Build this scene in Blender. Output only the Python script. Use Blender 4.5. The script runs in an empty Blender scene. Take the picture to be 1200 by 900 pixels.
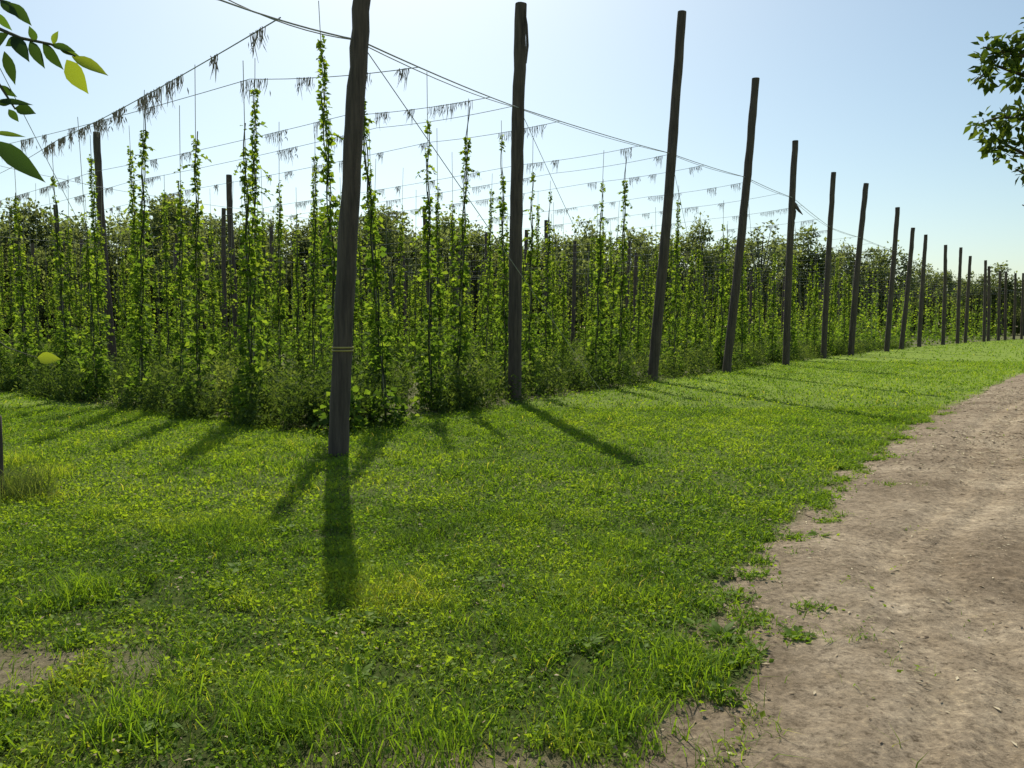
import bpy, math, random
import numpy as np
from mathutils import Vector
R = np.random.default_rng(7)
random.seed(7)
S = bpy.context.scene
S.view_settings.view_transform = 'Standard'
S.view_settings.look = 'None'
S.view_settings.exposure = 0
COL = S.collection

# ------------------------------------------------------------------ camera
F = 880.0; CAMH = 1.5; PITCH = math.atan(65/880.0)
cd = bpy.data.cameras.new("camera"); cam = bpy.data.objects.new("camera", cd); COL.objects.link(cam)
cam.location = (0, 0, CAMH); cam.rotation_euler = (math.pi/2-PITCH, 0, 0)
cd.sensor_width = 36; cd.lens = 26.4; cd.clip_end = 3000; cd.clip_start = 0.05
S.camera = cam
def ray(px, py):
    a = (px-600)/F; b = (450-py)/F; c, s = math.cos(PITCH), math.sin(PITCH)
    return np.array([a, c+b*s, -s+b*c])
def gp(px, py):
    d = ray(px, py); return d*(CAMH/-d[2]) + np.array([0, 0, CAMH])
def at(px, py, Y):
    d = ray(px, py); return d*(Y/d[1]) + np.array([0, 0, CAMH])

# ------------------------------------------------------------------ light
EL = math.radians(47); AZ = -math.atan(0.16)
sd = Vector((math.sin(AZ)*math.cos(EL), math.cos(AZ)*math.cos(EL), math.sin(EL)))
sl = bpy.data.lights.new("sun", 'SUN'); sl.energy = 5.0; sl.angle = math.radians(0.5); sl.color = (1, 0.95, 0.84)
so = bpy.data.objects.new("sun", sl); COL.objects.link(so); so.rotation_euler = (-sd).to_track_quat('-Z', 'Y').to_euler()
so.location = (-5, 30, 40)
w = bpy.data.worlds.new("World"); S.world = w; w.use_nodes = True
nt = w.node_tree; nt.nodes.clear()
sk = nt.nodes.new("ShaderNodeTexSky"); sk.sky_type = 'NISHITA'; sk.sun_disc = False
sk.sun_elevation = EL; sk.sun_rotation = AZ; sk.air_density = 1.0; sk.dust_density = 1.3; sk.ozone_density = 1.0
tint = nt.nodes.new("ShaderNodeMix"); tint.data_type = 'RGBA'; tint.blend_type = 'MULTIPLY'; tint.inputs[0].default_value = 1; tint.inputs[7].default_value = (0.97, 1.03, 0.95, 1)
bg = nt.nodes.new("ShaderNodeBackground"); bg.inputs[1].default_value = 0.13
wo = nt.nodes.new("ShaderNodeOutputWorld")
nt.links.new(sk.outputs[0], tint.inputs[6]); nt.links.new(tint.outputs[2], bg.inputs[0]); nt.links.new(bg.outputs[0], wo.inputs[0])

# ------------------------------------------------------------------ noise
TAB = R.random((256, 256))
def vn(x, y, sc=1.0, o=0):
    x = np.asarray(x, float)/sc + 57.3*(o+1); y = np.asarray(y, float)/sc + 31.7*(o+1)
    xi = np.floor(x).astype(int); yi = np.floor(y).astype(int); fx = x-xi; fy = y-yi
    fx = fx*fx*(3-2*fx); fy = fy*fy*(3-2*fy)
    a = TAB[xi % 256, yi % 256]; b = TAB[(xi+1) % 256, yi % 256]; c = TAB[xi % 256, (yi+1) % 256]; d = TAB[(xi+1) % 256, (yi+1) % 256]
    return (a*(1-fx)+b*fx)*(1-fy)+(c*(1-fx)+d*fx)*fy
def fb(x, y, sc, o=0):
    return (vn(x, y, sc, o)*4+vn(x, y, sc/2.1, o+1)*2+vn(x, y, sc/4.3, o+2))/7

# ------------------------------------------------------------------ materials
def newmat(name):
    m = bpy.data.materials.new(name); m.use_nodes = True; m.node_tree.nodes.clear(); return m, m.node_tree
def ramp(nt, src, stops):
    r = nt.nodes.new("ShaderNodeValToRGB"); e = r.color_ramp.elements
    while len(e) < len(stops): e.new(0.5)
    for i, (p, c) in enumerate(stops): e[i].position = p; e[i].color = (*c, 1)
    nt.links.new(src, r.inputs[0]); return r
def leafmat(name, stops, tf=0.45, tgain=1.8, gloss=0.015):
    m, nt = newmat(name); N = nt.nodes.new; L = nt.links.new
    at_ = N("ShaderNodeAttribute"); at_.attribute_name = "tint"
    r = ramp(nt, at_.outputs["Fac"], stops)
    d = N("ShaderNodeBsdfDiffuse"); t = N("ShaderNodeBsdfTranslucent")
    L(r.outputs[0], d.inputs[0])
    g = N("ShaderNodeMix"); g.data_type = 'RGBA'; g.blend_type = 'MULTIPLY'; g.inputs[0].default_value = 1
    g.inputs[7].default_value = (tgain*1.1, tgain, tgain*0.4, 1); L(r.outputs[0], g.inputs[6]); L(g.outputs[2], t.inputs[0])
    mx = N("ShaderNodeMixShader"); mx.inputs[0].default_value = tf; L(d.outputs[0], mx.inputs[1]); L(t.outputs[0], mx.inputs[2])
    gl = N("ShaderNodeBsdfGlossy"); gl.inputs[1].default_value = 0.6; gl.inputs[0].default_value = (0.8, 0.9, 0.6, 1)
    m2 = N("ShaderNodeMixShader"); m2.inputs[0].default_value = gloss; L(mx.outputs[0], m2.inputs[1]); L(gl.outputs[0], m2.inputs[2])
    o = N("ShaderNodeOutputMaterial"); L(m2.outputs[0], o.inputs[0]); return m
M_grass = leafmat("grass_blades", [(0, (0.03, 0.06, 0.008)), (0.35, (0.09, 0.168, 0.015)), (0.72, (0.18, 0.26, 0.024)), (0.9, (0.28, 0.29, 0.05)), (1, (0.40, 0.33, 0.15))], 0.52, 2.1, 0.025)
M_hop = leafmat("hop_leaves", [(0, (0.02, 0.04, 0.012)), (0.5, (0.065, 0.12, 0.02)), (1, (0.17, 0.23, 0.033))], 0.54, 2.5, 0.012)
M_weed = leafmat("weed_leaves", [(0, (0.022, 0.042, 0.012)), (0.5, (0.06, 0.10, 0.026)), (1, (0.16, 0.20, 0.07))], 0.46, 1.9, 0.01)
M_tree = leafmat("far_tree_leaves_hazed", [(0, (0.05, 0.07, 0.045)), (0.5, (0.09, 0.12, 0.068)), (1, (0.15, 0.185, 0.095))], 0.52, 2.1, 0.0)  # distance haze is put into the colour: paler, greyer leaf greens
M_oak = leafmat("oak_leaves", [(0, (0.02, 0.045, 0.01)), (0.5, (0.055, 0.09, 0.018)), (1, (0.11, 0.15, 0.03))], 0.42, 1.9, 0.01)
M_ash = leafmat("ash_leaves", [(0, (0.015, 0.035, 0.01)), (0.5, (0.06, 0.12, 0.02)), (1, (0.22, 0.28, 0.03))], 0.5, 1.8, 0.03)

def woodmat(name, a, b, sc=(14, 14, 1.2), bump=0.5):
    m, nt = newmat(name); N = nt.nodes.new; L = nt.links.new
    tc = N("ShaderNodeTexCoord"); mp = N("ShaderNodeMapping"); mp.inputs["Scale"].default_value = sc; L(tc.outputs["Object"], mp.inputs[0])
    n = N("ShaderNodeTexNoise"); n.inputs["Scale"].default_value = 1.6; n.inputs["Detail"].default_value = 7; n.inputs["Roughness"].default_value = 0.65; L(mp.outputs[0], n.inputs[0])
    r = ramp(nt, n.outputs[0], [(0.3, a), (0.7, b)])
    n2 = N("ShaderNodeTexNoise"); n2.inputs["Scale"].default_value = 0.7; n2.inputs["Detail"].default_value = 3; L(tc.outputs["Object"], n2.inputs[0])
    mx = N("ShaderNodeMix"); mx.data_type = 'RGBA'; mx.blend_type = 'MULTIPLY'; mx.inputs[0].default_value = 0.6
    L(r.outputs[0], mx.inputs[6]); r2 = ramp(nt, n2.outputs[0], [(0.3, (0.5, 0.5, 0.5)), (0.7, (1.1, 1.08, 1.02))]); L(r2.outputs[0], mx.inputs[7])
    p = N("ShaderNodeBsdfPrincipled"); p.inputs["Roughness"].default_value = 0.85; L(mx.outputs[2], p.inputs["Base Color"])
    bp = N("ShaderNodeBump"); bp.inputs["Strength"].default_value = bump; bp.inputs["Distance"].default_value = 0.02; L(n.outputs[0], bp.inputs["Height"]); L(bp.outputs[0], p.inputs["Normal"])
    o = N("ShaderNodeOutputMaterial"); L(p.outputs[0], o.inputs[0]); return m
M_pole = woodmat("weathered_pole_wood", (0.045, 0.032, 0.026), (0.15, 0.11, 0.085))
M_bark = woodmat("bark", (0.05, 0.04, 0.03), (0.14, 0.11, 0.085), (8, 8, 2.5), 0.8)
M_twig = woodmat("green_twig", (0.06, 0.06, 0.03), (0.12, 0.12, 0.05))
M_dead = woodmat("dried_bines", (0.15, 0.125, 0.10), (0.30, 0.25, 0.20), (5, 5, 5), 0.2)
M_twine = woodmat("coir_twine", (0.26, 0.23, 0.18), (0.42, 0.38, 0.31), (30, 30, 30), 0.1)
M_stem = woodmat("hop_stem", (0.03, 0.035, 0.012), (0.07, 0.08, 0.03), (20, 20, 20), 0.1)
def simple(name, c, rough=0.5, metal=0.0):
    m, nt = newmat(name); N = nt.nodes.new; L = nt.links.new
    tc = N("ShaderNodeTexCoord"); n = N("ShaderNodeTexNoise"); n.inputs["Scale"].default_value = 9; L(tc.outputs["Object"], n.inputs[0])
    r = ramp(nt, n.outputs[0], [(0.3, tuple(v*0.75 for v in c)), (0.7, c)])
    p = N("ShaderNodeBsdfPrincipled"); p.inputs["Roughness"].default_value = rough; p.inputs["Metallic"].default_value = metal; L(r.outputs[0], p.inputs["Base Color"])
    o = N("ShaderNodeOutputMaterial"); L(p.outputs[0], o.inputs[0]); return m
M_cable = simple("galvanised_cable", (0.36, 0.37, 0.38), 0.75, 0.0)
M_band = simple("yellow_strap", (0.45, 0.36, 0.10), 0.6)

def noise_(nt, tc, sc, det=6, rough=0.6):
    n = nt.nodes.new("ShaderNodeTexNoise"); n.inputs["Scale"].default_value = sc; n.inputs["Detail"].default_value = det; n.inputs["Roughness"].default_value = rough; nt.links.new(tc.outputs["Object"], n.inputs[0]); return n
def dirt_col(nt, tc):
    N = nt.nodes.new; L = nt.links.new
    a = noise_(nt, tc, 0.8, 7, .65); b = noise_(nt, tc, 24, 9, 0.82); c = noise_(nt, tc, 5, 6, 0.75)
    r1 = ramp(nt, a.outputs[0], [(0.34, (0.235, 0.178, 0.118)), (0.5, (0.34, 0.268, 0.185)), (0.66, (0.44, 0.355, 0.25))])
    r2 = ramp(nt, b.outputs[0], [(0.36, (0.3, 0.28, 0.26)), (0.47, (0.82, 0.82, 0.82)), (0.55, (1.05, 1.05, 1.05)), (0.66, (1.6, 1.56, 1.45))])
    r3 = ramp(nt, c.outputs[0], [(0.35, (0.68, 0.66, 0.62)), (0.65, (1.15, 1.15, 1.14))])
    mx = N("ShaderNodeMix"); mx.data_type = 'RGBA'; mx.blend_type = 'MULTIPLY'; mx.inputs[0].default_value = 1; L(r1.outputs[0], mx.inputs[6]); L(r2.outputs[0], mx.inputs[7])
    m2 = N("ShaderNodeMix"); m2.data_type = 'RGBA'; m2.blend_type = 'MULTIPLY'; m2.inputs[0].default_value = 0.95; L(mx.outputs[2], m2.inputs[6]); L(r3.outputs[0], m2.inputs[7])
    return m2.outputs[2], b.outputs[0]
def groundmat():
    m, nt = newmat("lawn_ground"); N = nt.nodes.new; L = nt.links.new
    tc = N("ShaderNodeTexCoord")
    n1 = noise_(nt, tc, 14, 8, 0.7); n2 = noise_(nt, tc, 1.3, 5)
    green = ramp(nt, n1.outputs[0], [(0.3, (0.03, 0.045, 0.01)), (0.5, (0.065, 0.09, 0.018)), (0.72, (0.12, 0.14, 0.035))])
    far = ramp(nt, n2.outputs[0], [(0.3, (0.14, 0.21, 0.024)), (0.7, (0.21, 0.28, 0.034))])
    soil, hb = dirt_col(nt, tc)
    af = N("ShaderNodeAttribute"); af.attribute_name = "far"; ab = N("ShaderNodeAttribute"); ab.attribute_name = "bare"
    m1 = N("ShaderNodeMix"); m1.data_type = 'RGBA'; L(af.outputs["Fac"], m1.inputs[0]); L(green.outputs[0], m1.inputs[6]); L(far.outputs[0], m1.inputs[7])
    m2 = N("ShaderNodeMix"); m2.data_type = 'RGBA'; L(ab.outputs["Fac"], m2.inputs[0]); L(m1.outputs[2], m2.inputs[6]); L(soil, m2.inputs[7])
    p = N("ShaderNodeBsdfPrincipled"); p.inputs["Roughness"].default_value = 0.95; p.inputs["Specular IOR Level"].default_value = 0.1; L(m2.outputs[2], p.inputs["Base Color"])
    bp = N("ShaderNodeBump"); bp.inputs["Strength"].default_value = 0.9; bp.inputs["Distance"].default_value = 0.025; L(hb, bp.inputs["Height"]); L(bp.outputs[0], p.inputs["Normal"])
    o = N("ShaderNodeOutputMaterial"); L(p.outputs[0], o.inputs[0]); return m
def roadmat():
    m, nt = newmat("packed_dirt"); N = nt.nodes.new; L = nt.links.new
    tc = N("ShaderNodeTexCoord"); c, hb = dirt_col(nt, tc)
    at_ = N("ShaderNodeAttribute"); at_.attribute_name = "tint"
    rr = ramp(nt, at_.outputs["Fac"], [(0, (0.6, 0.58, 0.55)), (0.5, (1, 1, 1)), (1, (1.25, 1.25, 1.23))])
    mu = N("ShaderNodeMix"); mu.data_type = 'RGBA'; mu.blend_type = 'MULTIPLY'; mu.inputs[0].default_value = 1; L(c, mu.inputs[6]); L(rr.outputs[0], mu.inputs[7])
    p = N("ShaderNodeBsdfPrincipled"); p.inputs["Roughness"].default_value = 0.95; p.inputs["Specular IOR Level"].default_value = 0.1; L(mu.outputs[2], p.inputs["Base Color"])
    bp = N("ShaderNodeBump"); bp.inputs["Strength"].default_value = 0.8; bp.inputs["Distance"].default_value = 0.025; L(hb, bp.inputs["Height"]); L(bp.outputs[0], p.inputs["Normal"])
    o = N("ShaderNodeOutputMaterial"); L(p.outputs[0], o.inputs[0]); return m
M_ground = groundmat(); M_road = roadmat()
def chipmat():
    m, nt = newmat("wood_chips"); N = nt.nodes.new; L = nt.links.new
    a = N("ShaderNodeAttribute"); a.attribute_name = "tint"
    r = ramp(nt, a.outputs["Fac"], [(0, (0.06, 0.042, 0.028)), (0.4, (0.28, 0.21, 0.135)), (1, (0.62, 0.53, 0.35))])
    p = N("ShaderNodeBsdfPrincipled"); p.inputs["Roughness"].default_value = 0.9; p.inputs["Specular IOR Level"].default_value = 0.1; L(r.outputs[0], p.inputs["Base Color"])
    o = N("ShaderNodeOutputMaterial"); L(p.outputs[0], o.inputs[0]); return m
M_chip = chipmat()

# ------------------------------------------------------------------ mesh helpers
def build(name, parts, mats, smooth=False):
    me = bpy.data.meshes.new(name)
    off = 0; Vs = []; T = []; idx = []; tot = []; mi = []
    for p in parts:
        V, Fc, t, k = p; V = np.asarray(V, float).reshape(-1, 3); Fc = np.asarray(Fc, int)
        Vs.append(V); T.append(np.full(len(V), 0.5) if t is None else np.asarray(t, float))
        idx.append((Fc+off).ravel()); tot.append(np.full(len(Fc), Fc.shape[1])); mi.append(np.full(len(Fc), k)); off += len(V)
    V = np.concatenate(Vs); T = np.concatenate(T); idx = np.concatenate(idx); tot = np.concatenate(tot); mi = np.concatenate(mi)
    me.vertices.add(len(V)); me.vertices.foreach_set("co", V.astype(np.float32).ravel())
    me.loops.add(len(idx)); me.loops.foreach_set("vertex_index", idx.astype(np.int32))
    me.polygons.add(len(tot)); st = np.concatenate([[0], np.cumsum(tot)[:-1]])
    me.polygons.foreach_set("loop_start", st.astype(np.int32)); me.polygons.foreach_set("loop_total", tot.astype(np.int32))
    me.polygons.foreach_set("material_index", mi.astype(np.int32))
    if smooth: me.polygons.foreach_set("use_smooth", np.ones(len(tot), bool))
    a = me.attributes.new("tint", 'FLOAT', 'POINT'); a.data.foreach_set("value", np.clip(T, 0, 1).astype(np.float32))
    for m in mats: me.materials.append(m)
    me.update(); me.validate(); return me
def obj(name, me, loc=(0, 0, 0), parent=None, **kw):
    o = bpy.data.objects.new(name, me); COL.objects.link(o); o.location = loc
    if parent: o.parent = parent
    for k, v in kw.items(): o[k] = v
    return o
def unit(v): return v/np.maximum(np.linalg.norm(v, axis=-1, keepdims=True), 1e-9)
def tube(path, rad, n=8, cap=True, rough=0.0):
    path = np.asarray(path, float); m = len(path); rad = np.broadcast_to(np.asarray(rad, float), (m,))
    tg = unit(np.gradient(path, axis=0)); up = np.array([0.31, 0.17, 0.05]) if abs(tg[0][2]) > .7 else np.array([0, 0, 1.0])
    s = unit(np.cross(tg, up)); q = np.cross(s, tg); a = np.arange(n)*2*math.pi/n
    rr = rad[:, None]*(1+rough*(R.random((m, n))-.5))
    V = path[:, None, :]+rr[..., None]*(s[:, None, :]*np.cos(a)[None, :, None]+q[:, None, :]*np.sin(a)[None, :, None])
    i = np.arange(m-1)[:, None]*n; j = np.arange(n)[None, :]; j2 = (j+1) % n
    Fq = np.stack([i+j, i+j2, i+n+j2, i+n+j], -1).reshape(-1, 4)
    out = [(V.reshape(-1, 3), Fq)]
    if cap:
        c = V[-1]; out.append((c, np.arange(n)[None, :]))
    return out
def tparts(tb, k, t=None): return [(v, f, None if t is None else np.full(len(v), t), k) for v, f in tb]
def leaves(P, D, Nn, Ln, Wd, t, fold=0.12, k=0):
    n = len(P); D = unit(D); Sd = unit(np.cross(D, Nn)); Nn = np.cross(Sd, D)
    Ln = np.asarray(Ln)[:, None]; Wd = np.asarray(Wd)[:, None]
    V = np.stack([P, P+D*Ln*.42+Sd*Wd*.5+Nn*fold*Wd, P+D*Ln-Nn*Ln*.08, P+D*Ln*.42-Sd*Wd*.5+Nn*fold*Wd], 1).reshape(-1, 3)
    b = np.arange(n)[:, None]*4
    Fc = np.concatenate([b+np.array([[0, 1, 2]]), b+np.array([[0, 2, 3]])])
    return (V, Fc, np.repeat(t, 4), k)
def blades(P, H, W, lean, t, k=0):
    n = len(P); a = R.random(n)*2*math.pi; dx = np.stack([np.cos(a), np.sin(a), np.zeros(n)], 1)
    b = R.random(n)*2*math.pi; ld = np.stack([np.cos(b), np.sin(b), np.zeros(n)], 1)*(lean*H)[:, None]
    Wv = dx*W[:, None]*.5; z = np.array([0, 0, 1.0])
    mid = P+ld*.3+z*(H*.55)[:, None]; tip = P+ld+z*(H*(1-.25*lean))[:, None]
    V = np.stack([P-Wv, P+Wv, mid+Wv*.85, mid-Wv*.85, tip], 1).reshape(-1, 3); q = np.arange(n)[:, None]*5
    Fc = np.concatenate([q+np.array([[0, 1, 2]]), q+np.array([[0, 2, 3]]), q+np.array([[3, 2, 4]])])
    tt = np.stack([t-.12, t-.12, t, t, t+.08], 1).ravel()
    return (V, Fc, tt, k)

# ------------------------------------------------------------------ layout curves
poles_px = [((396, 534), None), ((603, 470), (611, 5)), ((764, 447), (799, 14)), ((851, 437), (886, 92)), ((921, 428), (932, 165)),
 ((965, 420), (977, 202)), ((997, 416.5), (1015, 215)), ((1039, 412), (1052, 243)), ((1056, 409.5), (1070, 267)), ((1077, 406.5), (1085, 275)),
 ((1105, 404.2), (1108, 287)), ((1122, 402.8), (1126, 290)), ((1131, 402), (1137, 300)), ((1153, 400.5), (1155, 305)), ((1158, 400), (1159, 312)),
 ((1170, 399.2), (1172, 318)), ((1178, 398.8), (1179, 318)), ((1188, 398), (1190, 320)), ((1197, 397.7), (1199, 320))]
PB = [gp(*b) for b, t in poles_px]
PT = []
for i, (b, t) in enumerate(poles_px):
    if t is None: PT.append(np.array([PB[0][0]+0.38, PB[0][1]-0.05, at(425, -8, PB[0][1])[2]]))
    else: PT.append(at(t[0], t[1], PB[i][1]))
cf = np.polyfit([p[1] for p in PB], [p[0] for p in PB], 2)
EX = lambda y: np.polyval(cf, y)
Vd = np.array([-0.78, 0.62]); Ud = np.array([0.62, 0.78])
RA = np.array([-3.5, 11.5])
ry = np.array([-30, -6, 0, 2.35, 2.6, 2.85, 3.1, 3.5, 4.2, 5, 5.9, 7.1, 8.5, 10.5, 13.2, 24, 40, 60, 120]); rx = np.array([.15, .2, .25, .32, .50, .74, .88, 1.0, 1.24, 1.62, 2.32, 3.08, 4.0, 5.4, 7.5, 16.2, 30, 47, 98])
def LE(y, wob=True):
    x = np.interp(y, ry, rx)
    if wob: x = x+(vn(y, 0, 1.1, 3)-.5)*.14
    return x
def infield(x, y, m=0.0):
    return ((x-RA[0])*Ud[0]+(y-RA[1])*Ud[1] > -m) & (EX(y)-x > 0.9-m)
def bare(x, y):
    b = fb(x, y, 1.3, 11)
    v = np.clip((b-.58)*7, 0, .65)*np.clip((4.6-y)/1.5, 0, 1)
    v = np.maximum(v, np.clip(1.1-np.hypot((x+2.2)/.8, (y-3.2)/.4), 0, .7)*(vn(x, y, .2, 4) > .35))
    d = LE(y)-x+(fb(x, y, .3, 15)-.5)*.6
    ok = (x-LE(y) < .5)
    v = np.maximum(v, np.where(ok, np.clip(.6-d/.22, 0, 1), 0))
    return v

# ------------------------------------------------------------------ ground
def axis(lo, hi, c, n, k):
    t = np.linspace(-1, 1, n); s = np.sinh(t*k)/math.sinh(k)
    return np.where(s < 0, c+s*(c-lo), c+s*(hi-c))
gx = axis(-1200, 1200, 0.5, 501, 7.6); gy = axis(-300, 1800, 5, 501, 7.6)
X, Y = np.meshgrid(gx, gy); nX = len(gx)
Vg = np.stack([X.ravel(), Y.ravel(), np.zeros(X.size)], 1)
ii, jj = np.meshgrid(np.arange(len(gy)-1), np.arange(nX-1), indexing='ij'); b0 = (ii*nX+jj).ravel()
Fg = np.stack([b0, b0+1, b0+nX+1, b0+nX], 1)
gm = build("ground", [(Vg, Fg, None, 0)], [M_ground])
def addattr(me, n, v):
    a = me.attributes.new(n, 'FLOAT', 'POINT'); a.data.foreach_set("value", np.clip(v, 0, 1).astype(np.float32))
xf, yf = Vg[:, 0], Vg[:, 1]; fld = infield(xf, yf, .3)
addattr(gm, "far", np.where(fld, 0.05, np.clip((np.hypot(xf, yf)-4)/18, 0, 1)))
addattr(gm, "bare", np.where(fld, 0.3, bare(xf, yf)))
obj("ground", gm, kind="structure", label="mown green lawn ground around a hop yard", category="ground")

# road
yy = np.concatenate([np.linspace(-25, 1, 40)[:-1], np.geomspace(1, 115, 620)]); nu = 140; uu = np.linspace(0, 1, nu)
le = LE(yy)+.04; wd = 5.2
XR = le[:, None]+uu[None, :]*wd; YR = np.repeat(yy[:, None], nu, 1)
XR = XR+(1-uu[None, :])**8*((vn(yy, 3, .25, 9)-.5)*.2)[:, None]
XR = XR+uu[None, :]**6*((vn(yy, 9, .6, 8)-.5)*.4)[:, None]
edge = np.clip(np.minimum(uu, 1-uu)*8, 0, 1)[None, :]
Z = .006+edge*(.014+fb(XR, YR, .6, 20)*.04+fb(XR, YR, .09, 23)*.018)
lat = (XR-LE(YR, False)); wv_ = (vn(YR, 0*YR, 3, 44)-.5)*.35
TR = .52+(fb(XR, YR, .5, 53)-.5)*.35; wscale = np.interp(YR, [0, 13, 60], [1, 1.25, 1.25])
for c in (1.0, 1.3, 2.65, 2.95):
    g = np.exp(-((lat/wscale-c+wv_)/.12)**2); Z -= edge*.026*g; TR += .32*g*np.clip(fb(XR, YR, .6, 46)*2.2-.2, 0, 1)
for c in (0.3, 1.95, 4.0): TR -= .22*np.exp(-((lat/wscale-c+wv_)/.3)**2)*fb(XR, YR, .8, 47)*1.6
Z = np.maximum(Z, .004)
Vr = np.stack([XR.ravel(), YR.ravel(), Z.ravel()], 1)
ii, jj = np.meshgrid(np.arange(len(yy)-1), np.arange(nu-1), indexing='ij'); b0 = (ii*nu+jj).ravel()
obj("dirt_road", build("dirt_road", [(Vr, np.stack([b0, b0+1, b0+nu+1, b0+nu], 1), TR.ravel(), 0)], [M_road], True), kind="structure", label="pale brown packed dirt road along the lawn", category="road")

# ------------------------------------------------------------------ lawn grass
def wedge(n, y0, y1, pw=1.0):
    y = (y0**(pw+1)+R.random(n)*(y1**(pw+1)-y0**(pw+1)))**(1/(pw+1))
    x = (R.random(n)*2-1)*(y*.74+.7); return x, y
gparts = []
def lawn(n, y0, y1, hmin, hmax, wmin, wmax, leaf=False, pw=1.0):
    x, y = wedge(n, y0, y1, pw)
    d = LE(y)-x
    cl = fb(x, y, .18, 30); big = fb(x, y, 1.6, 33); mid = fb(x, y, .5, 36)
    bb = bare(x, y)
    p = np.clip(1.05-1.35*bb, 0.03, 1)
    p = np.where(d < 0, np.clip((fb(x, y, .2, 40)-.56)*5, 0, .6)*np.exp(d/.4), p)
    p = p*np.clip(-.2+cl*2.2, 0, 1)
    tall = np.clip((fb(x, y, .45, 90)-.54)*7, 0, 1)
    p = p*(np.clip(.6+tall, 0, 1) if not leaf else np.clip(1.1-.7*tall, 0, 1))
    right = (x-LE(y)) > wd+.1
    p = np.where(right, .9, p)
    k = (R.random(n) < p) & ~infield(x, y, .1); x, y, cl, big, d, mid, tall = [q[k] for q in (x, y, cl, big, d, mid, tall)]; n = len(x)
    dry = np.clip(1.1-np.hypot((x+3.8)/2.8, (y-6.5)/1.5), 0, 1)*.36
    t = .42+.45*(big-.5)+.5*(mid-.5)+.5*(cl-.5)+(R.random(n)-.5)*.34+dry
    if leaf: t = np.minimum(t, .68)
    else: t = np.where(R.random(n) < .03, .93, np.minimum(t, .85))
    hs = (hmin+(hmax-hmin)*R.random(n)**1.5)*(.35+.5*cl+.4*mid+.7*tall)
    P = np.stack([x, y, np.zeros(n)], 1)
    if not leaf:
        W = wmin+(wmax-wmin)*R.random(n)
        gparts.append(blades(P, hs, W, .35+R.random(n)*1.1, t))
    else:
        a = R.random(n)*2*math.pi; P[:, 2] = hs*.8
        D = np.stack([np.cos(a), np.sin(a), (R.random(n)-.15)*1.5], 1); Nn = np.stack([(R.random(n)-.5)*2, (R.random(n)-.5)*2, np.ones(n)], 1)
        L_ = wmin+(wmax-wmin)*R.random(n)**2.2
        gparts.append(leaves(P, D, Nn, L_, L_*.75, t+.02, .12))
lawn(210000, 1.6, 6.0, .022, .08, .0025, .0065)
lawn(150000, 1.6, 6.5, .015, .065, .011, .034, True)
lawn(200000, 6, 14, .025, .085, .006, .012)
lawn(130000, 6, 14, .02, .07, .018, .045, True)
lawn(140000, 14, 34, .03, .085, .012, .025)
lawn(60000, 14, 34, .03, .07, .03, .07, True)
lawn(50000, 34, 105, .05, .11, .04, .09)
tc = [gp(250, 632), gp(330, 845), gp(410, 860), gp(520, 880), gp(60, 560), gp(20, 545), gp(800, 790), gp(160, 850), gp(700, 850), gp(90, 700)]
for i in range(90):
    x, y = wedge(1, 2, 14)
    if LE(y[0])-x[0] > .15 and not infield(x[0], y[0], 0.2): tc.append(np.array([x[0], y[0], 0]))
for i in range(70):
    y = 2.2+R.random()*11; tc.append(np.array([LE(y)-.08+R.exponential(.24), y, 0]))
for i, c in enumerate(tc):
    n = 240 if i < 10 else int(30+R.random()*70); r = .12 if i < 10 else .05
    P = np.stack([c[0]+R.normal(0, r, n), c[1]+R.normal(0, r, n), np.zeros(n)], 1)
    gparts.append(blades(P, (.07+R.random(n)*.16) if i < 10 else (.02+R.random(n)*.08), .003+.004*R.random(n), .3+R.random(n)*.9, (.12 if i == 0 else .32)+R.random(n)*.25+(0.3 if i in (4, 5) else 0)))
    if i >= 10:
        a = R.random(n)*6.28; P2 = P.copy(); P2[:, 2] = .01+.03*R.random(n); L_ = .012+.03*R.random(n)
        gparts.append(leaves(P2, np.stack([np.cos(a), np.sin(a), R.random(n)-.3], 1), R.normal(0, .5, (n, 3))+[0, 0, 1], L_, L_*.7, .25+.35*R.random(n)))
obj("lawn_grass", build("lawn_grass", gparts, [M_grass]), kind="stuff", label="short backlit green grass and clover on the lawn", category="grass")

def big_leaf(P, D, Nn, L_, W_, t, prof=((0, .02), (.15, .55), (.4, 1.0), (.7, .75), (1, 0.02)), fold=.18, droop=.25):
    P = np.array(P, float); D = unit(np.array(D, float)); Sd = unit(np.cross(D, np.array(Nn, float))); Nn = np.cross(Sd, D)
    V = []
    for u, wv in prof:
        c = P+D*L_*u-Nn*L_*droop*u*u
        V += [c-Sd*W_*.5*wv+Nn*W_*.5*wv*fold, c, c+Sd*W_*.5*wv+Nn*W_*.5*wv*fold]
    Fc = []
    for i in range(len(prof)-1):
        a = 3*i; Fc += [[a, a+1, a+4, a+3], [a+1, a+2, a+5, a+4]]
    return (np.array(V), np.array(Fc), np.full(len(V), t), 0)
WD = [(gp(845, 752), 24), (gp(935, 752), 9), (gp(190, 855), 10), (gp(560, 690), 8), (gp(690, 760), 9), (gp(960, 632), 8), (gp(420, 800), 9), (gp(850, 815), 12)]
for i in range(26):
    x, y = wedge(1, 2.2, 6)
    if LE(y[0])-x[0] > .05: WD.append((np.array([x[0], y[0], 0]), int(R.integers(7, 13))))
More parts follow.
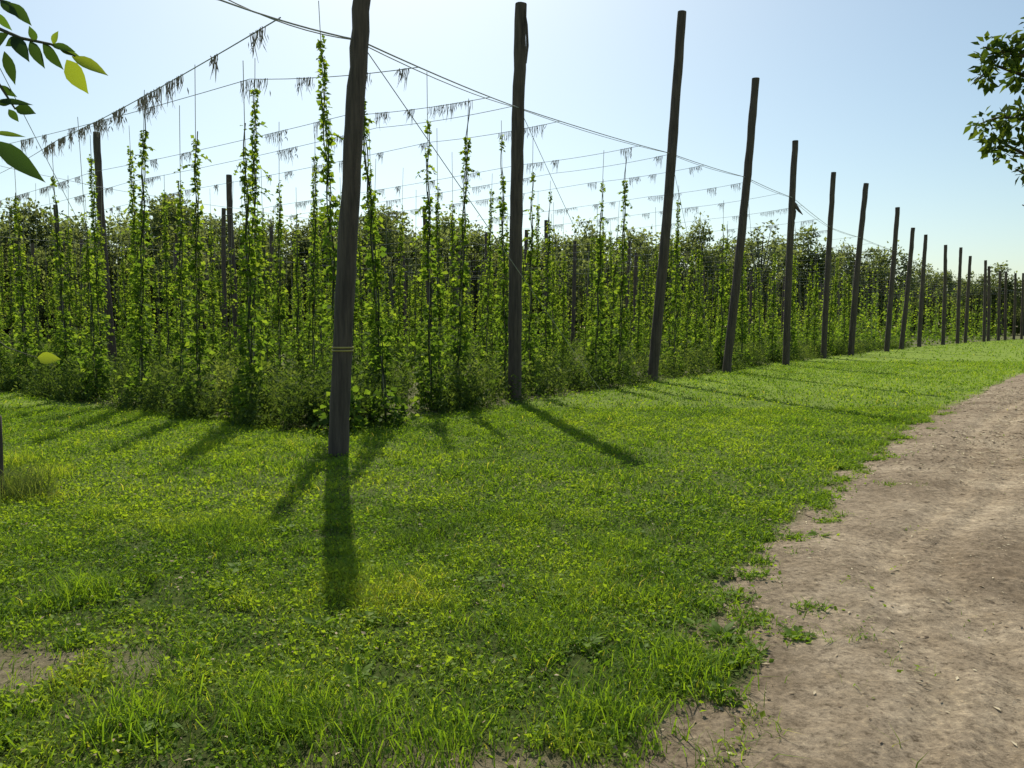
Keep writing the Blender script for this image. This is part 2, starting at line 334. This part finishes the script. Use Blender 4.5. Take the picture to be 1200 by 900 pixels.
for k, (c, n) in enumerate(WD):
    pr = []
    for i in range(n):
        a = i*2.4+R.random()*.5; L_ = .035+.06*R.random()
        pr.append(big_leaf((c[0]+.02*math.cos(a), c[1]+.02*math.sin(a), .015+.025*R.random()), (math.cos(a), math.sin(a), .15+.7*R.random()), (R.normal(0, .3), R.normal(0, .3), 1), L_, L_*.42, .12+.4*R.random()))
    pr = [(v-np.array([c[0], c[1], 0]), f, t, m) for v, f, t, m in pr]
    obj("broadleaf_weed", build("broadleaf_weed", pr, [M_grass], True), (c[0], c[1], 0), label="low broad leaved green weed in short grass", category="weed", group="broadleaf weeds in the lawn")

# chips on road
n = 80000; y = (1.8**1.2+R.random(n)*(22**1.2-1.8**1.2))**(1/1.2); x = LE(y)-.2+R.random(n)**.8*5; a = R.random(n)*6.28
tr = np.clip(.15+(fb(x, y, .8, 50)-.3)*1.9, 0, 1); k = R.random(n) < tr; x, y, a = x[k], y[k], a[k]; n = len(x)
iy = np.searchsorted(yy, y).clip(0, len(yy)-1); iu = np.clip(((x-le[iy])/wd*(nu-1)).astype(int), 0, nu-1); zz = Z[iy, iu]+.004
L_ = .006+.04*R.random(n)**3; L_ *= np.clip(y/5, .9, 2)
obj("road_litter", build("road_litter", [leaves(np.stack([x, y, zz], 1), np.stack([np.cos(a), np.sin(a), (R.random(n)-.3)*.3], 1), np.stack([R.random(n)-.5, R.random(n)-.5, np.ones(n)*1.5], 1), L_, L_*(.12+.35*R.random(n)), R.random(n), .1)], [M_chip]), kind="stuff", label="wood chips and straw bits on the dirt", category="wood chips")
n = 3500; x, y = wedge(n, 1.8, 8); k = LE(y) > x; x, y = x[k], y[k]; n = len(x); a = R.random(n)*6.28; L_ = .01+.03*R.random(n)**2
obj("leaf_litter", build("leaf_litter", [leaves(np.stack([x, y, .01+.03*R.random(n)], 1), np.stack([np.cos(a), np.sin(a), R.random(n)-.5], 1), np.stack([R.random(n)-.5, R.random(n)-.5, np.ones(n)], 1), L_, L_*.5, .2+.5*R.random(n), .1)], [M_chip]), kind="stuff", label="dry leaf bits scattered in the lawn", category="leaf litter")

# ------------------------------------------------------------------ poles
def make_pole(B, T, r0, r1, label, **kw):
    m = 26; t = np.linspace(0, 1, m); L_ = T-B
    path = L_[None, :]*t[:, None]; bend = np.sin(t*math.pi)*(R.random()-.5)*.14; path[:, 0] += bend; path[0, 2] = -.15
    path[:, 0] += (R.random(m)-.5)*.025*t
    rad = (r0+(r1-r0)*t)*(1+(R.random(m)-.5)*.08)
    p = tparts(tube(path, rad, 14, True, .08), 0)
    o = obj("wooden_pole", build("wooden_pole", p, [M_pole], False), tuple(B), label=label, category="pole", group="wooden poles of the hop trellis", **kw)
    return o, path
lab_edge = "tall weathered dark wooden pole standing at the lawn's edge"
POLES = []
for i in range(len(PB)):
    B, T = PB[i].copy(), PT[i].copy()
    r0 = .118 if i == 0 else (.145 if i < 6 else .165); lab = lab_edge
    if i == 0: lab = "tall dark wooden pole with a yellow strap in the grass"
    if i == 2: lab = "tall dark wooden pole tilting sideways at the lawn's edge"
    if i == 4: lab = "tall dark wooden pole with a broken crosspiece near its top"
    o, path = make_pole(B, T, r0, r0*.84, lab); POLES.append((o, path))
    if i == 0:
        c = path[int(round(1.3/T[2]*25))]; pr = []
        for dz in (-.025, .012):
            pr += tparts(tube(np.array([c+[0, 0, dz-.009], c+[0, 0, dz-.008], c+[0, 0, dz+.008], c+[0, 0, dz+.009]]), [.117, .127, .127, .117], 16, False), 0)
        obj("strap", build("strap", pr, [M_band], True), parent=o)
    if i == 1:
        c = path[23]; pr = tparts(tube(np.array([c+[.10, -.1, .5], c+[.135, -.11, .2], c+[.15, -.11, -.2], c+[.13, -.11, -.55]]), [.008, .03, .03, .006], 4, True, .4), 0)
        obj("splinter", build("splinter", pr, [M_pole]), parent=o)
    if i == 4:
        c = path[18]; pr = []
        for a, b_ in (((-.1, 0, .3), (.30, 0, -.15)), ((0, -.05, .12), (.42, -.1, -.42)), ((.1, 0, -.1), (.16, .05, -.6))):
            a = c+np.array(a); b_ = c+np.array(b_); pr += tparts(tube(np.array([a, a*.66+b_*.34, a*.3+b_*.7, b_]), [.03, .07, .055, .01], 5, True, .5), 0)
        obj("crosspiece", build("crosspiece", pr, [M_pole]), parent=o)
inner = [((113, 155), 27.0, (133, 415)), ((268, 205), 33.0, (280, 400)), ((65, 240), 42.0, None), ((167, 246), 44.0, None), ((262, 244), 44, None), ((497, 242), 42.5, None), ((570, 272), 54, None), ((38, 285), 60, None), ((95, 280), 58, None), ((738, 282), 58, None), ((318, 264), 49, None), ((640, 258), 47, None), ((20, 300), 66, None), ((205, 285), 62, None), ((440, 282), 60, None), ((538, 295), 66, None)]
for (tp, D, bp_) in inner:
    T = at(tp[0], tp[1], D); B = T.copy(); B[2] = 0; B[0] += R.normal(0, .15)
    if bp_: B[0] = at(bp_[0], bp_[1], D)[0]
    make_pole(B, T, .145, .115, "tall dark wooden pole standing among hop plants")
for i in range(4, 17):
    for k in (1, 2):
        B = PB[i]+np.array([Vd[0], Vd[1], 0])*(18*k+R.random()); T = B+np.array([R.normal(0, .2), 0, 7.2+R.random()*.8])
        make_pole(B, T, .15, .12, "tall dark wooden pole standing among hop plants")

# ------------------------------------------------------------------ cables
def cable(pts, r, label, sag=0.0, group="wire cables of the hop trellis"):
    pts = [np.array(p, float) for p in pts]; path = []
    for a, b in zip(pts[:-1], pts[1:]):
        for q in np.linspace(0, 1, 9)[:-1]:
            p = a+(b-a)*q; p[2] -= sag*4*q*(1-q); path.append(p)
    path.append(pts[-1]); path = np.array(path); o0 = path[0].copy()
    obj("trellis_cable", build("trellis_cable", tparts(tube(path-o0, r, 5, False), 0), [M_cable], True), tuple(o0), label=label, category="cable", group=group)
    return path
def onpole(i, z):
    B, T = PB[i], PT[i]; return B+(T-B)*(z/T[2])
ch = [at(424, 50, PB[0][1])[2], at(605, 127, PB[1][1])[2], at(785, 180, PB[2][1])[2], at(868, 208, PB[3][1])[2], at(927, 232, PB[4][1])[2]]+[6.5]*20
pts = [onpole(i, ch[i])+np.array([0, -.02, 0]) for i in range(len(PB))]
pa = at(258, 0, pts[0][1]-.75); p0 = pts[0]+(pa-pts[0])*2.6
EC = cable([p0, pa]+pts, .010, "long steel cable strung between tall wooden poles", .03)
cable([p0+np.array([-.03, .05, .07]), pa+np.array([-.03, .05, .07])]+[p+np.array([-.1, .14, .06]) for p in pts], .007, "thin second cable running beside the main trellis cable", .07)
for i in range(0, 8):
    a = onpole(i, ch[i]); g = PB[i]+np.array([Ud[0], Ud[1], 0])*9.5+np.array([Vd[0], Vd[1], 0])*(2.2); g[2] = .0
    cable([a, g], .006, "thin guy cable sloping from pole down to ground")
cable([at(0, 80, 14), at(95, 265, 22), at(150, 375, 27)], .007, "thin guy cable sloping over the hop rows")

rows = []; yc = 10.4
while yc < 108:
    e = np.array([np.interp(yc, EC[2:, 1], EC[2:, 0]), yc, np.interp(yc, EC[2:, 1], EC[2:, 2])]); rows.append(e)
    sl_ = np.polyval(np.polyder(cf), yc); yc += (3.7 if yc < 60 else 4.6)/math.hypot(1, sl_)
RH = 6.15; crow = []
def rowcable(e, Lr):
    e2 = e[:2]; return cable([e]+[np.array([*(e2+Vd*q), e[2]+(6.3-e[2])*min(1, q/8)]) for q in np.arange(4, Lr+1, 12)], .006, "row cable above hop plants, sagging slightly", .05)
for i, e in enumerate(rows):
    Lr = 46 if i < 14 else 26
    pth = rowcable(e, Lr)
    if i in (1, 3):
        yq = e[1]+1.5; e3 = np.array([np.interp(yq, EC[2:, 1], EC[2:, 0]), yq, np.interp(yq, EC[2:, 1], EC[2:, 2])]); crow.append((e3[:2], rowcable(e3, Lr), Lr))
    rows[i] = (e[:2], pth, Lr)
f = (424-326)/(424-258); e3 = pts[0]+(pa-pts[0])*f; ee = at(66, 165, 17.8); dd = (ee-e3)/np.hypot(*(ee-e3)[:2])
lp_ = cable([e3, ee, e3+dd*26], .007, "row cable above hop plants, sagging slightly", .06)
for q in (18.5, 37):
    cable([np.array([*(rows[i][0]+Vd*q), 6.4]) for i in range(0, 22)], .007, "cross cable tying the trellis rows together", .03)

# ------------------------------------------------------------------ dried remnants
def remnant_mesh(L_):
    pr = []; n = int(6+L_*26); k_ = max(1, round(L_*1.1)); ph = R.random()
    xs = (np.arange(n)+R.random(n)*.8)/n*L_; env = 1-.75*((xs/L_*k_+ph) % 1.0)
    for x, e in zip(xs, env):
        ln = (.14+.30*R.random())*e; dx = R.normal(.02, .03)
        p = np.array([[x, R.normal(0, .01), .02], [x+dx*.4, R.normal(0, .01), -ln*.5], [x+dx, R.normal(0, .03), -ln]])
        pr += tparts(tube(p, [.006, .006, .0015], 3, False), 0)
    m = int(n*.8); P = np.stack([R.random(m)*L_, R.normal(0, .03, m), -R.random(m)**1.8*.15], 1)
    v, f, t, k = leaves(P, np.stack([R.normal(0, .2, m), R.normal(0, .2, m), -np.ones(m)], 1), R.normal(0, 1, (m, 3)), .05+.09*R.random(m), .01+.014*R.random(m), np.zeros(m))
    pr.append((v, f, t, 0)); return build("dried_hop_remnant", pr, [M_dead])
RLn = [.25, .4, .6, .8, 1.1, 1.4, .35, .9]; RM = [remnant_mesh(L_) for L_ in RLn]
def hang(e, pth, d2, hi, pr_, gapm):
    q = .1+R.random()*.4
    while q < hi:
        j = R.integers(len(RM))
        if R.random() < pr_:
            d = np.hypot(pth[:, 0]-e[0], pth[:, 1]-e[1]); z = np.interp(q, d, pth[:, 2]); z2 = np.interp(q+.8, d, pth[:, 2])
            o = obj("dried_hop_remnant", RM[j], (e[0]+d2[0]*q, e[1]+d2[1]*q, z-.01), label="grey brown dried hop bines dangling from a trellis cable", category="dried hop bines", group="dried hop bines on the cables")
            o.rotation_euler = (0, -math.atan2(z2-z, .8), math.atan2(d2[1], d2[0])); sc = .85+.3*R.random(); o.scale = (1, sc, sc)
        q += RLn[j]+.15+R.random()*gapm
for i, (e, pth, Lr) in enumerate(rows[:15]): hang(e, pth, Vd, 24 if i < 5 else 12, .85 if i < 5 else .5, 1.3)
for e, pth, Lr in crow: hang(e, pth, Vd, 20, .5, 1.8)
hang(e3[:2], lp_, dd[:2]/np.hypot(*dd[:2]), 14, .9, 1.0)

# ------------------------------------------------------------------ hop plants
def hop_leaves(Hh, z, scale, rngn):
    n = len(z); f = z/Hh
    r = .085+.19*np.exp(-z/.65)+.09*np.abs(np.sin(z*2.1+Hh*7))*(1-f)
    r = r*np.clip((1.0-f)/.6, .3, 1); a = rngn.random(n)*6.283
    rr = r*np.sqrt(rngn.random(n))*(1+.6*(rngn.random(n) < .12))
    P = np.stack([rr*np.cos(a), rr*np.sin(a), z+rngn.normal(0, .04, n)], 1)
    D = np.stack([np.cos(a)*.9, np.sin(a)*.9, rngn.normal(-.25, .5, n)], 1)+rngn.normal(0, .35, (n, 3))
    Nn = np.stack([np.cos(a)*.5, np.sin(a)*.5, np.ones(n)], 1)+rngn.normal(0, .6, (n, 3))
    L_ = (.055+.085*rngn.random(n))*np.clip(1.15-f*.5, .5, 1.2)*scale
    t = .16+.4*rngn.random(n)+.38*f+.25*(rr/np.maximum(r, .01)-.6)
    return P, D, Nn, L_, L_*.95, t
def zdist(n, Hh, rngn):
    f = rngn.random(n)**1.4; return .03+f*(Hh-.03)
HM = []; hts = [6.0, 5.6, 5.3, 5.0, 4.6, 5.8, 4.0, 4.3, 3.6, 3.2, 2.8, 4.8, 2.5, 5.1]
for H_ in hts:
    n = int(175*H_); z = zdist(n, H_, R)
    clump = vn(z, np.full(n, H_*3), .24, 60); z = z[(clump > .36) | (z < .6)]; n = len(z)
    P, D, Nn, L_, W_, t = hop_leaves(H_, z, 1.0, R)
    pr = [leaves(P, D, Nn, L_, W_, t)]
    for s in range(3):
        zz_ = np.linspace(0, H_*(1-.12*s), 30); ph = R.random()*6; p = np.stack([.03*np.cos(zz_*4+ph), .03*np.sin(zz_*4+ph), zz_], 1)
        pr += tparts(tube(p, .009, 4, False), 1)
    for s in range(12):
        zs = .6+R.random()*(H_*.8); a = R.random()*6.28; ls = .12+.22*R.random(); m = 8; u = np.linspace(0, 1, m)
        p = np.stack([np.cos(a)*ls*u, np.sin(a)*ls*u, zs+.1*u-ls*.8*u*u], 1); pr += tparts(tube(p, .004, 3, False), 1)
        Dl = R.normal(0, .6, (m, 3))+np.array([math.cos(a), math.sin(a), -.5]); pr.append(leaves(p, Dl, R.normal(0, .5, (m, 3))+[0, 0, 1], .05+.05*R.random(m), .05+.04*R.random(m), .5+.4*R.random(m)))
    tm = build("twine", tparts(tube(np.array([[0, 0, 0], [.01, 0, 3], [0, 0, RH]]), .006, 4, False), 0), [M_twine])
    HM.append((build("hop_plant", pr, [M_hop, M_stem]), tm))
plants = []
for i, (e, pth, Lr) in enumerate(rows):
    for s in (-1, 1):
        q = 1.1+.15*R.random()
        while q < Lr:
            p = e+Vd*(q+R.normal(0, .12))+Ud*(.45*s+R.normal(0, .06))
            if p[0]/p[1] > -.9 and R.random() < .9: plants.append((math.hypot(*p), p[0], p[1], i, s, q))
            q += 2.3 if i > 0 else 2.0
plants.sort()
near = plants[:290]; far = plants[290:]
for (d, x, y, i, s, q) in near:
    if q < 1.7: v = R.choice([0, 5, 1, 2] if i < 7 else [1, 2, 3, 13, 5])
    elif q < 8: v = R.choice([1, 2, 3, 4, 13, 11, 5, 0])
    elif i < 3: v = R.choice([1, 2, 3, 4, 6, 7, 11, 13])
    else: v = R.choice([1, 2, 3, 4, 6, 7, 8, 9, 10, 11, 12, 13], p=[.05, .08, .1, .1, .1, .09, .1, .1, .08, .08, .04, .08])
    me, tm = HM[v]
    o = obj("hop_plant", me, (x, y, 0), label="green hop plant climbing a tall string", category="hop plant", group="hop plants in the hop yard")
    o.rotation_euler = (R.normal(0, .02), R.normal(0, .02)+.025*s, R.random()*6.28); sz = .93+.1*R.random(); o.scale = (sz*1.05, sz*1.05, sz)
    obj("twine", tm, parent=o)
fx = np.array([p[1] for p in far]); fy = np.array([p[2] for p in far]); fd = np.array([p[0] for p in far]); fq = np.array([p[5] for p in far]); m = len(far)
Hf = np.where(fq < 6, 4.2+1.8*R.random(m), 2.4+2.9*R.random(m)**1.5)
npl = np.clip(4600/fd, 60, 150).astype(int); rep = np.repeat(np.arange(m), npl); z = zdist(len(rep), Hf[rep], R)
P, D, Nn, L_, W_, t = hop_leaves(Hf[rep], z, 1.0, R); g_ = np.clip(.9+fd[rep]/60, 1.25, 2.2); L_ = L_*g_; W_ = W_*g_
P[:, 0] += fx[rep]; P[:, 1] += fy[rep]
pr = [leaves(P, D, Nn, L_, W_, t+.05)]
b = np.arange(m)
tv = np.stack([np.stack([fx-.008, fy, np.zeros(m)], 1), np.stack([fx+.008, fy, np.zeros(m)], 1), np.stack([fx+.008, fy, np.full(m, 6.15)], 1), np.stack([fx-.008, fy, np.full(m, 6.15)], 1)], 1).reshape(-1, 3)
pr.append((tv, b[:, None]*4+np.array([[0, 1, 2, 3]]), None, 1))
obj("hop_planting", build("hop_planting", pr, [M_hop, M_twine]), kind="stuff", label="dense rows of green hop plants on strings", category="hop plants")

wp = []
def weeds(x, y, hlo, hhi, nl, ls, thin=True):
    cl = fb(x, y, .9, 76)
    if thin: k = R.random(len(x)) < np.clip((cl-.36)*4, .05, 1); x, y, cl = x[k], y[k], cl[k]
    n = len(x); hg = (hlo+(hhi-hlo)*R.random(n))*(.2+1.5*cl); P = np.stack([x, y, np.zeros(n)], 1)
    t = .36+.8*(fb(x, y, 1.4, 73)-.45)+(R.random(n)-.5)*.3
    wp.append(blades(P, hg, np.full(n, .008*ls), .1+R.random(n)*.35, t))
    rep = np.repeat(np.arange(n), nl); f = R.random(len(rep)); a = R.random(len(rep))*6.28
    Q = P[rep]+np.stack([R.normal(0, .05, len(rep)), R.normal(0, .05, len(rep)), f*hg[rep]], 1)
    D = np.stack([np.cos(a), np.sin(a), .3+R.random(len(rep))*.9], 1); L_ = (.04+.07*R.random(len(rep)))*ls; wr = (.22+.5*(fb(x, y, .7, 79)))[rep]
    wp.append(leaves(Q, D, R.normal(0, .5, (len(rep), 3))+[0, 0, 1], L_, L_*wr, t[rep]-.12+.3*f))
tq = R.random(6000)*24-1; off = R.random(6000)**1.3*3.4-.4; weeds(RA[0]+Vd[0]*tq+Ud[0]*off, RA[1]+Vd[1]*tq+Ud[1]*off, .15, .85, 12, 1.0)
yb = 10.5+R.random(8000)**1.3*50; off = R.random(8000)**1.4*5+.5; x2 = EX(yb)+Vd[0]*off; y2 = yb+Vd[1]*off
k = infield(x2, y2, .5); weeds(x2[k], y2[k], .15, .85, 11, 1.2)
x3 = -30+R.random(8000)*60; y3 = 14+R.random(8000)*46; k = infield(x3, y3, 0) & (x3 > -.9*y3); weeds(x3[k], y3[k], .35, 1.0, 9, 1.7, False)
tq = R.random(5000)*60; side = R.random(5000) < .4
xa = np.where(side, RA[0]+Vd[0]*tq*.4-Ud[0]*(R.random(5000)*.7), 0); ya = np.where(side, RA[1]+Vd[1]*tq*.4-Ud[1]*(R.random(5000)*.7), 0)
yb = 10+tq*.8; offb = R.random(5000)*1.3; xa = np.where(side, xa, EX(yb)+Vd[0]*offb); ya = np.where(side, ya, yb+Vd[1]*offb)
weeds(xa, ya, .06, .3, 5, 1.0)
obj("weed_undergrowth", build("weed_undergrowth", wp, [M_weed]), kind="stuff", label="tall feathery weeds growing between the hop rows", category="weeds")

# ------------------------------------------------------------------ distant trees
def tree_meshes(kind, H_=10.0, nleaf=3900, ls=.28):
    tr = []; m = 9; t = np.linspace(0, 1, m); p = np.stack([.3*np.sin(t*2+kind), .2*np.sin(t*3), t*H_*.88], 1)
    tr += tparts(tube(p, .2*(1-t*.85), 7, True, .1), 0)
    cl = []
    wid = [.26, .32, .19, .28, .23, .22][kind % 6]*H_
    for i in range(50):
        a = R.random()*6.28; f = .2+.8*R.random(); prof = math.sin(min(1, (f-.1)/.95)*math.pi)**.9+.06; r = wid*prof*(.3+1.0*R.random())
        c = np.array([r*math.cos(a), r*math.sin(a), f*H_]); cl.append((c, (.3+.75*R.random()**1.4)*(1.0 if kind != 5 else .6)))
        if i < 22:
            b_ = p[int(min(.8, f*.7)*(m-1))]; tr += tparts(tube(np.array([b_, (b_+c)/2+[0, 0, -.15], c]), [.08, .045, .015], 5, False), 0)
    C = np.array([c for c, r in cl]); Rr = np.array([r for c, r in cl]); w_ = Rr**1.5/sum(Rr**1.5)
    nl = nleaf if kind != 5 else nleaf//3
    k = R.choice(len(cl), nl, p=w_); dv = unit(R.normal(0, 1, (nl, 3)))
    P = C[k]+dv*(Rr[k]*(.3+1.0*R.random(nl)**.9))[:, None]; P[:, 2] += (R.random(nl) < .08)*R.random(nl)*.8
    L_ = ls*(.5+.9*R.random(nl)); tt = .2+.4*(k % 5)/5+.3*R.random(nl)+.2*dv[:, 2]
    D = dv+R.normal(0, .5, (nl, 3))
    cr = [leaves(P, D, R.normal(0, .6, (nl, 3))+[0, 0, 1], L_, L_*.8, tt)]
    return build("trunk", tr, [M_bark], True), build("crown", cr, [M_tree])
TM = [tree_meshes(k) for k in range(6)]
sx = [-200, 0, 50, 100, 150, 200, 240, 300, 350, 400, 440, 480, 530, 580, 640, 690, 740, 800, 900, 950, 1000, 1050, 1100, 1150, 1200, 1400]
sy = [252, 254, 250, 252, 258, 238, 250, 262, 268, 254, 250, 258, 262, 282, 280, 266, 272, 280, 280, 284, 292, 298, 312, 316, 320, 328]
def dist(px): return np.interp(px, [-200, 300, 700, 1000, 1250], [82, 92, 112, 145, 172])
def put_tree(px, D, ty, kind):
    T = at(px, ty, D); h = T[2]; s = h/10.4
    base = bpy.data.objects.new("broadleaf_tree", None); COL.objects.link(base); base.location = (T[0], D, 0); base.empty_display_size = .5
    base["label"] = "thinly leaved pale tree at the field's far side" if kind == 5 else "rounded green broadleaf tree at the field's far side"; base["category"] = "tree"; base["group"] = "trees along the far side of the hop yard"
    sx_ = s*(.75+.35*R.random()); base.scale = (sx_, sx_, s); base.rotation_euler = (0, 0, R.random()*6.28)
    obj("trunk", TM[kind][0], parent=base); obj("crown", TM[kind][1], parent=base)
px = -150
while px < 1340:
    D = dist(px)+R.normal(0, 4); put_tree(px, D, np.interp(px, sx, sy)+R.normal(0, 9), int(R.choice([0, 1, 2, 3, 4, 5], p=[.2, .15, .22, .17, .14, .12])))
    px += R.uniform(15, 30)
px = -160
while px < 1340:
    D = dist(px)+14+R.normal(0, 3); put_tree(px, D, np.interp(px, sx, sy)+8+R.normal(0, 9), int(R.integers(0, 6))); px += R.uniform(22, 38)
put_tree(202, 78, 236, 0); put_tree(690, 96, 266, 1); put_tree(445, 84, 248, 3); put_tree(245, 70, 245, 5); put_tree(20, 74, 245, 5); put_tree(75, 72, 252, 5)
n = 36000; pxs = -200+R.random(n)*1600; D = dist(pxs)+18+R.random(n)*6; ht = 1.5+(385-np.interp(pxs, sx, sy))/F*D*.72; z = R.random(n)**.8*ht*(.65+.4*vn(pxs, D*0, 18, 80))
x = (pxs-600)/F*D
obj("far_woodland", build("far_woodland", [leaves(np.stack([x, D, z], 1), R.normal(0, 1, (n, 3)), R.normal(0, 1, (n, 3)), .9+.8*R.random(n), .8+.5*R.random(n), .1+.5*R.random(n))], [M_tree]), kind="stuff", label="hazy green wood beyond the hop yard", category="woodland")

# ------------------------------------------------------------------ oak overhanging on the right
def right_tree():
    base = np.array([12.5, 12.5, 0]); tr = []; lp = []
    tp = np.array([[0, 0, -.1], [.05, 0, 1.5], [-.1, .1, 3.2], [0, .1, 5], [.1, 0, 7.5]]); tr += tparts(tube(tp, [.32, .27, .23, .17, .06], 12, True, .1), 0)
    branches = [[(1250, 110), (1200, 88), (1165, 76), (1140, 98)], [(1250, 70), (1205, 66), (1170, 60), (1152, 55)], [(1250, 150), (1205, 140), (1172, 137), (1148, 145)],
                [(1250, 190), (1210, 185), (1180, 170), (1165, 160)], [(1250, 230), (1215, 212), (1190, 198)], [(1260, 260), (1220, 250), (1198, 240)], [(1260, 40), (1230, 30), (1215, 50)]]
    for br in branches:
        D0 = 12+R.normal(0, .3); P = np.array([at(a, b, D0) for a, b in br])-base; s0 = tp[2] if P[0][2] < 5 else tp[3]
        full = np.vstack([s0, P]); tr += tparts(tube(full, np.linspace(.06, .008, len(full)), 5, False, .1), 0)
        for a, b in zip(P[:-1], P[1:]):
            for q in np.arange(0, 1, .25):
                c = a+(b-a)*q+R.normal(0, .09, 3); tr += tparts(tube(np.array([a+(b-a)*q, c]), [.008, .003], 3, False), 0)
                n = int(10+R.random()*13); Pp = c+R.normal(0, .065, (n, 3)); L_ = .10+.10*R.random(n)
                lp.append(leaves(Pp, unit(Pp-c)+R.normal(0, .4, (n, 3))+[0, 0, -.2], R.normal(0, .5, (n, 3))+[0, 0, 1], L_, L_*.6, .1+.75*R.random(n)))
    for i in range(26):
        a = R.random()*6.28; r = 1+2.2*R.random(); c = np.array([abs(r*math.cos(a))-.4, r*math.sin(a), 3.2+R.random()*5])
        s0 = tp[2] if c[2] < 5.2 else tp[3]; mid = (s0+c)/2+np.array([0, 0, -.15]); tr += tparts(tube(np.array([s0, mid, c]), [.06, .028, .006], 5, False, .1), 0)
        n = 170; dv = R.normal(0, .27, (n, 3)); L_ = .09+.08*R.random(n)
        lp.append(leaves(c+dv, R.normal(0, 1, (n, 3)), R.normal(0, .5, (n, 3))+[0, 0, 1], L_, L_*.62, .05+.6*R.random(n)))
    e = bpy.data.objects.new("oak_tree", None); COL.objects.link(e); e.location = tuple(base); e["label"] = "oak with open green leafy branches overhanging the dirt road"; e["category"] = "tree"
    obj("trunk", build("trunk", tr, [M_bark], True), parent=e); obj("crown", build("crown", lp, [M_oak]), parent=e)
right_tree()

# ------------------------------------------------------------------ near ash on the left
def left_tree():
    base = np.array([-3.3, 2.3, 0]); tr = []; lp = []
    tp = np.array([[0, 0, -.1], [.05, 0, 1.2], [0, .05, 2.4], [.1, 0, 4.2]]); tr += tparts(tube(tp, [.12, .1, .08, .03], 10, True, .08), 0)
    D0 = 1.9
    hub = at(-70, 60, D0)-base; tr += tparts(tube(np.array([tp[2]-[0, 0, .3], (tp[2]+hub)/2, hub]), [.04, .022, .011], 7, False), 0)
    def twig(pts, r=.0035):
        P = np.array([at(a, b, D0+dd)-base for a, b, dd in pts]); P = np.vstack([hub, P]); tr.extend(tparts(tube(P, np.linspace(r*1.8, r*.6, len(P)), 5, False), 1)); return P
    twig([(-10, 30, 0), (25, 45, 0), (60, 52, 0), (88, 66, 0)]); twig([(-15, 80, 0), (0, 100, 0), (18, 128, 0)]); twig([(-30, 130, 0), (-5, 165, 0)]); twig([(-20, -5, 0), (12, 3, 0)])
    twig([(-60, 250, .05), (-30, 380, .05), (10, 408, .05), (46, 420, .05)], .0015)
    L = [((84, 66), (127, 88), 15, .95), ((78, 70), (103, 110), 20, .9), ((60, 52), (88, 60), 9, .4), ((50, 50), (74, 82), 13, .1), ((62, 52), (68, 36), 8, .7), ((35, 48), (52, 80), 12, .2), ((25, 45), (6, 54), 10, .1), ((15, 42), (34, 72), 14, .05), ((10, 40), (-12, 62), 18, .1),
      ((5, 60), (18, 100), 11, .05), ((18, 126), (42, 133), 13, .1), ((12, 122), (-6, 120), 10, .2), ((10, 128), (22, 143), 8, .2), ((-6, 165), (52, 213), 20, .1), ((-8, 155), (30, 160), 6, .6), ((12, 3), (37, 30), 12, .15), ((0, 0), (22, 20), 10, .1), ((-5, 15), (14, 36), 9, .5), ((0, 100), (-14, 130), 14, .2), ((44, 419), (71, 421), 13, 1.0), ((0, 100), (20, 114), 9, .1), ((70, 58), (94, 66), 7, .6), ((42, 49), (34, 30), 8, .3), ((-4, 118), (38, 122), 8, .1)]
    for a, b, wpx, t in L:
        dz = R.normal(0, .02); A = at(a[0], a[1], D0)-base; B = at(b[0], b[1], D0+dz)-base; d = B-A; Ln = np.linalg.norm(d)
        nrm = np.array([R.normal(0, .3), -1, .35+R.normal(0, .3)]); lp.append(big_leaf(A, d, nrm, Ln, wpx/F*D0*1.1, t, droop=.03, prof=((0, .03), (.1, .4), (.25, .85), (.42, 1.0), (.6, .85), (.78, .5), (.9, .2), (1, .01)), fold=.3))
    for i in range(22):
        c = np.array([R.uniform(-1.4, .75), R.uniform(-1, 1), R.uniform(2.2, 4.6)])
        if (c+base)[1] > 0 and abs((c+base)[0])/((c+base)[1]) < .85: continue
        s0 = tp[2] if c[2] < 3.2 else tp[3]-[0, 0, .6]; tr += tparts(tube(np.array([s0, (s0+c)/2, c]), [.02, .01, .004], 5, False), 0)
        n = 30; L_ = .06+.05*R.random(n); lp.append(leaves(c+R.normal(0, .16, (n, 3)), R.normal(0, 1, (n, 3)), R.normal(0, .5, (n, 3))+[0, 0, 1], L_, L_*.45, .2+.5*R.random(n)))
    e = bpy.data.objects.new("ash_tree", None); COL.objects.link(e); e.location = tuple(base); e["label"] = "young ash with long green leaflets by the lawn"; e["category"] = "tree"
    obj("trunk", build("trunk", tr, [M_bark, M_twig], True), parent=e); obj("crown", build("crown", lp, [M_ash], True), parent=e)
left_tree()

# ------------------------------------------------------------------ short post with tall grass
B = gp(-2, 585); T = at(0, 486, B[1])
o = obj("fence_post", build("fence_post", tparts(tube(np.array([[0, 0, -.1], [0, 0, .2], [.01, 0, .5], [.015, 0, T[2]-.02], [.015, 0, T[2]]]), [.05, .05, .048, .046, .03], 10, True, .08), 0), [M_pole]), (B[0], B[1], 0), label="short dark wooden post in dry tall grass", category="post")
n = 700; P = np.stack([R.normal(0, .17, n), R.normal(0, .15, n), np.zeros(n)], 1)
obj("grass_tuft", build("grass_tuft", [blades(P, .12+.32*R.random(n), .003+.003*R.random(n), .3+.9*R.random(n), .5+.5*R.random(n))], [M_weed]), (B[0]+.08, B[1]+.05, 0), label="tuft of tall dull green grass around a post", category="grass tuft")
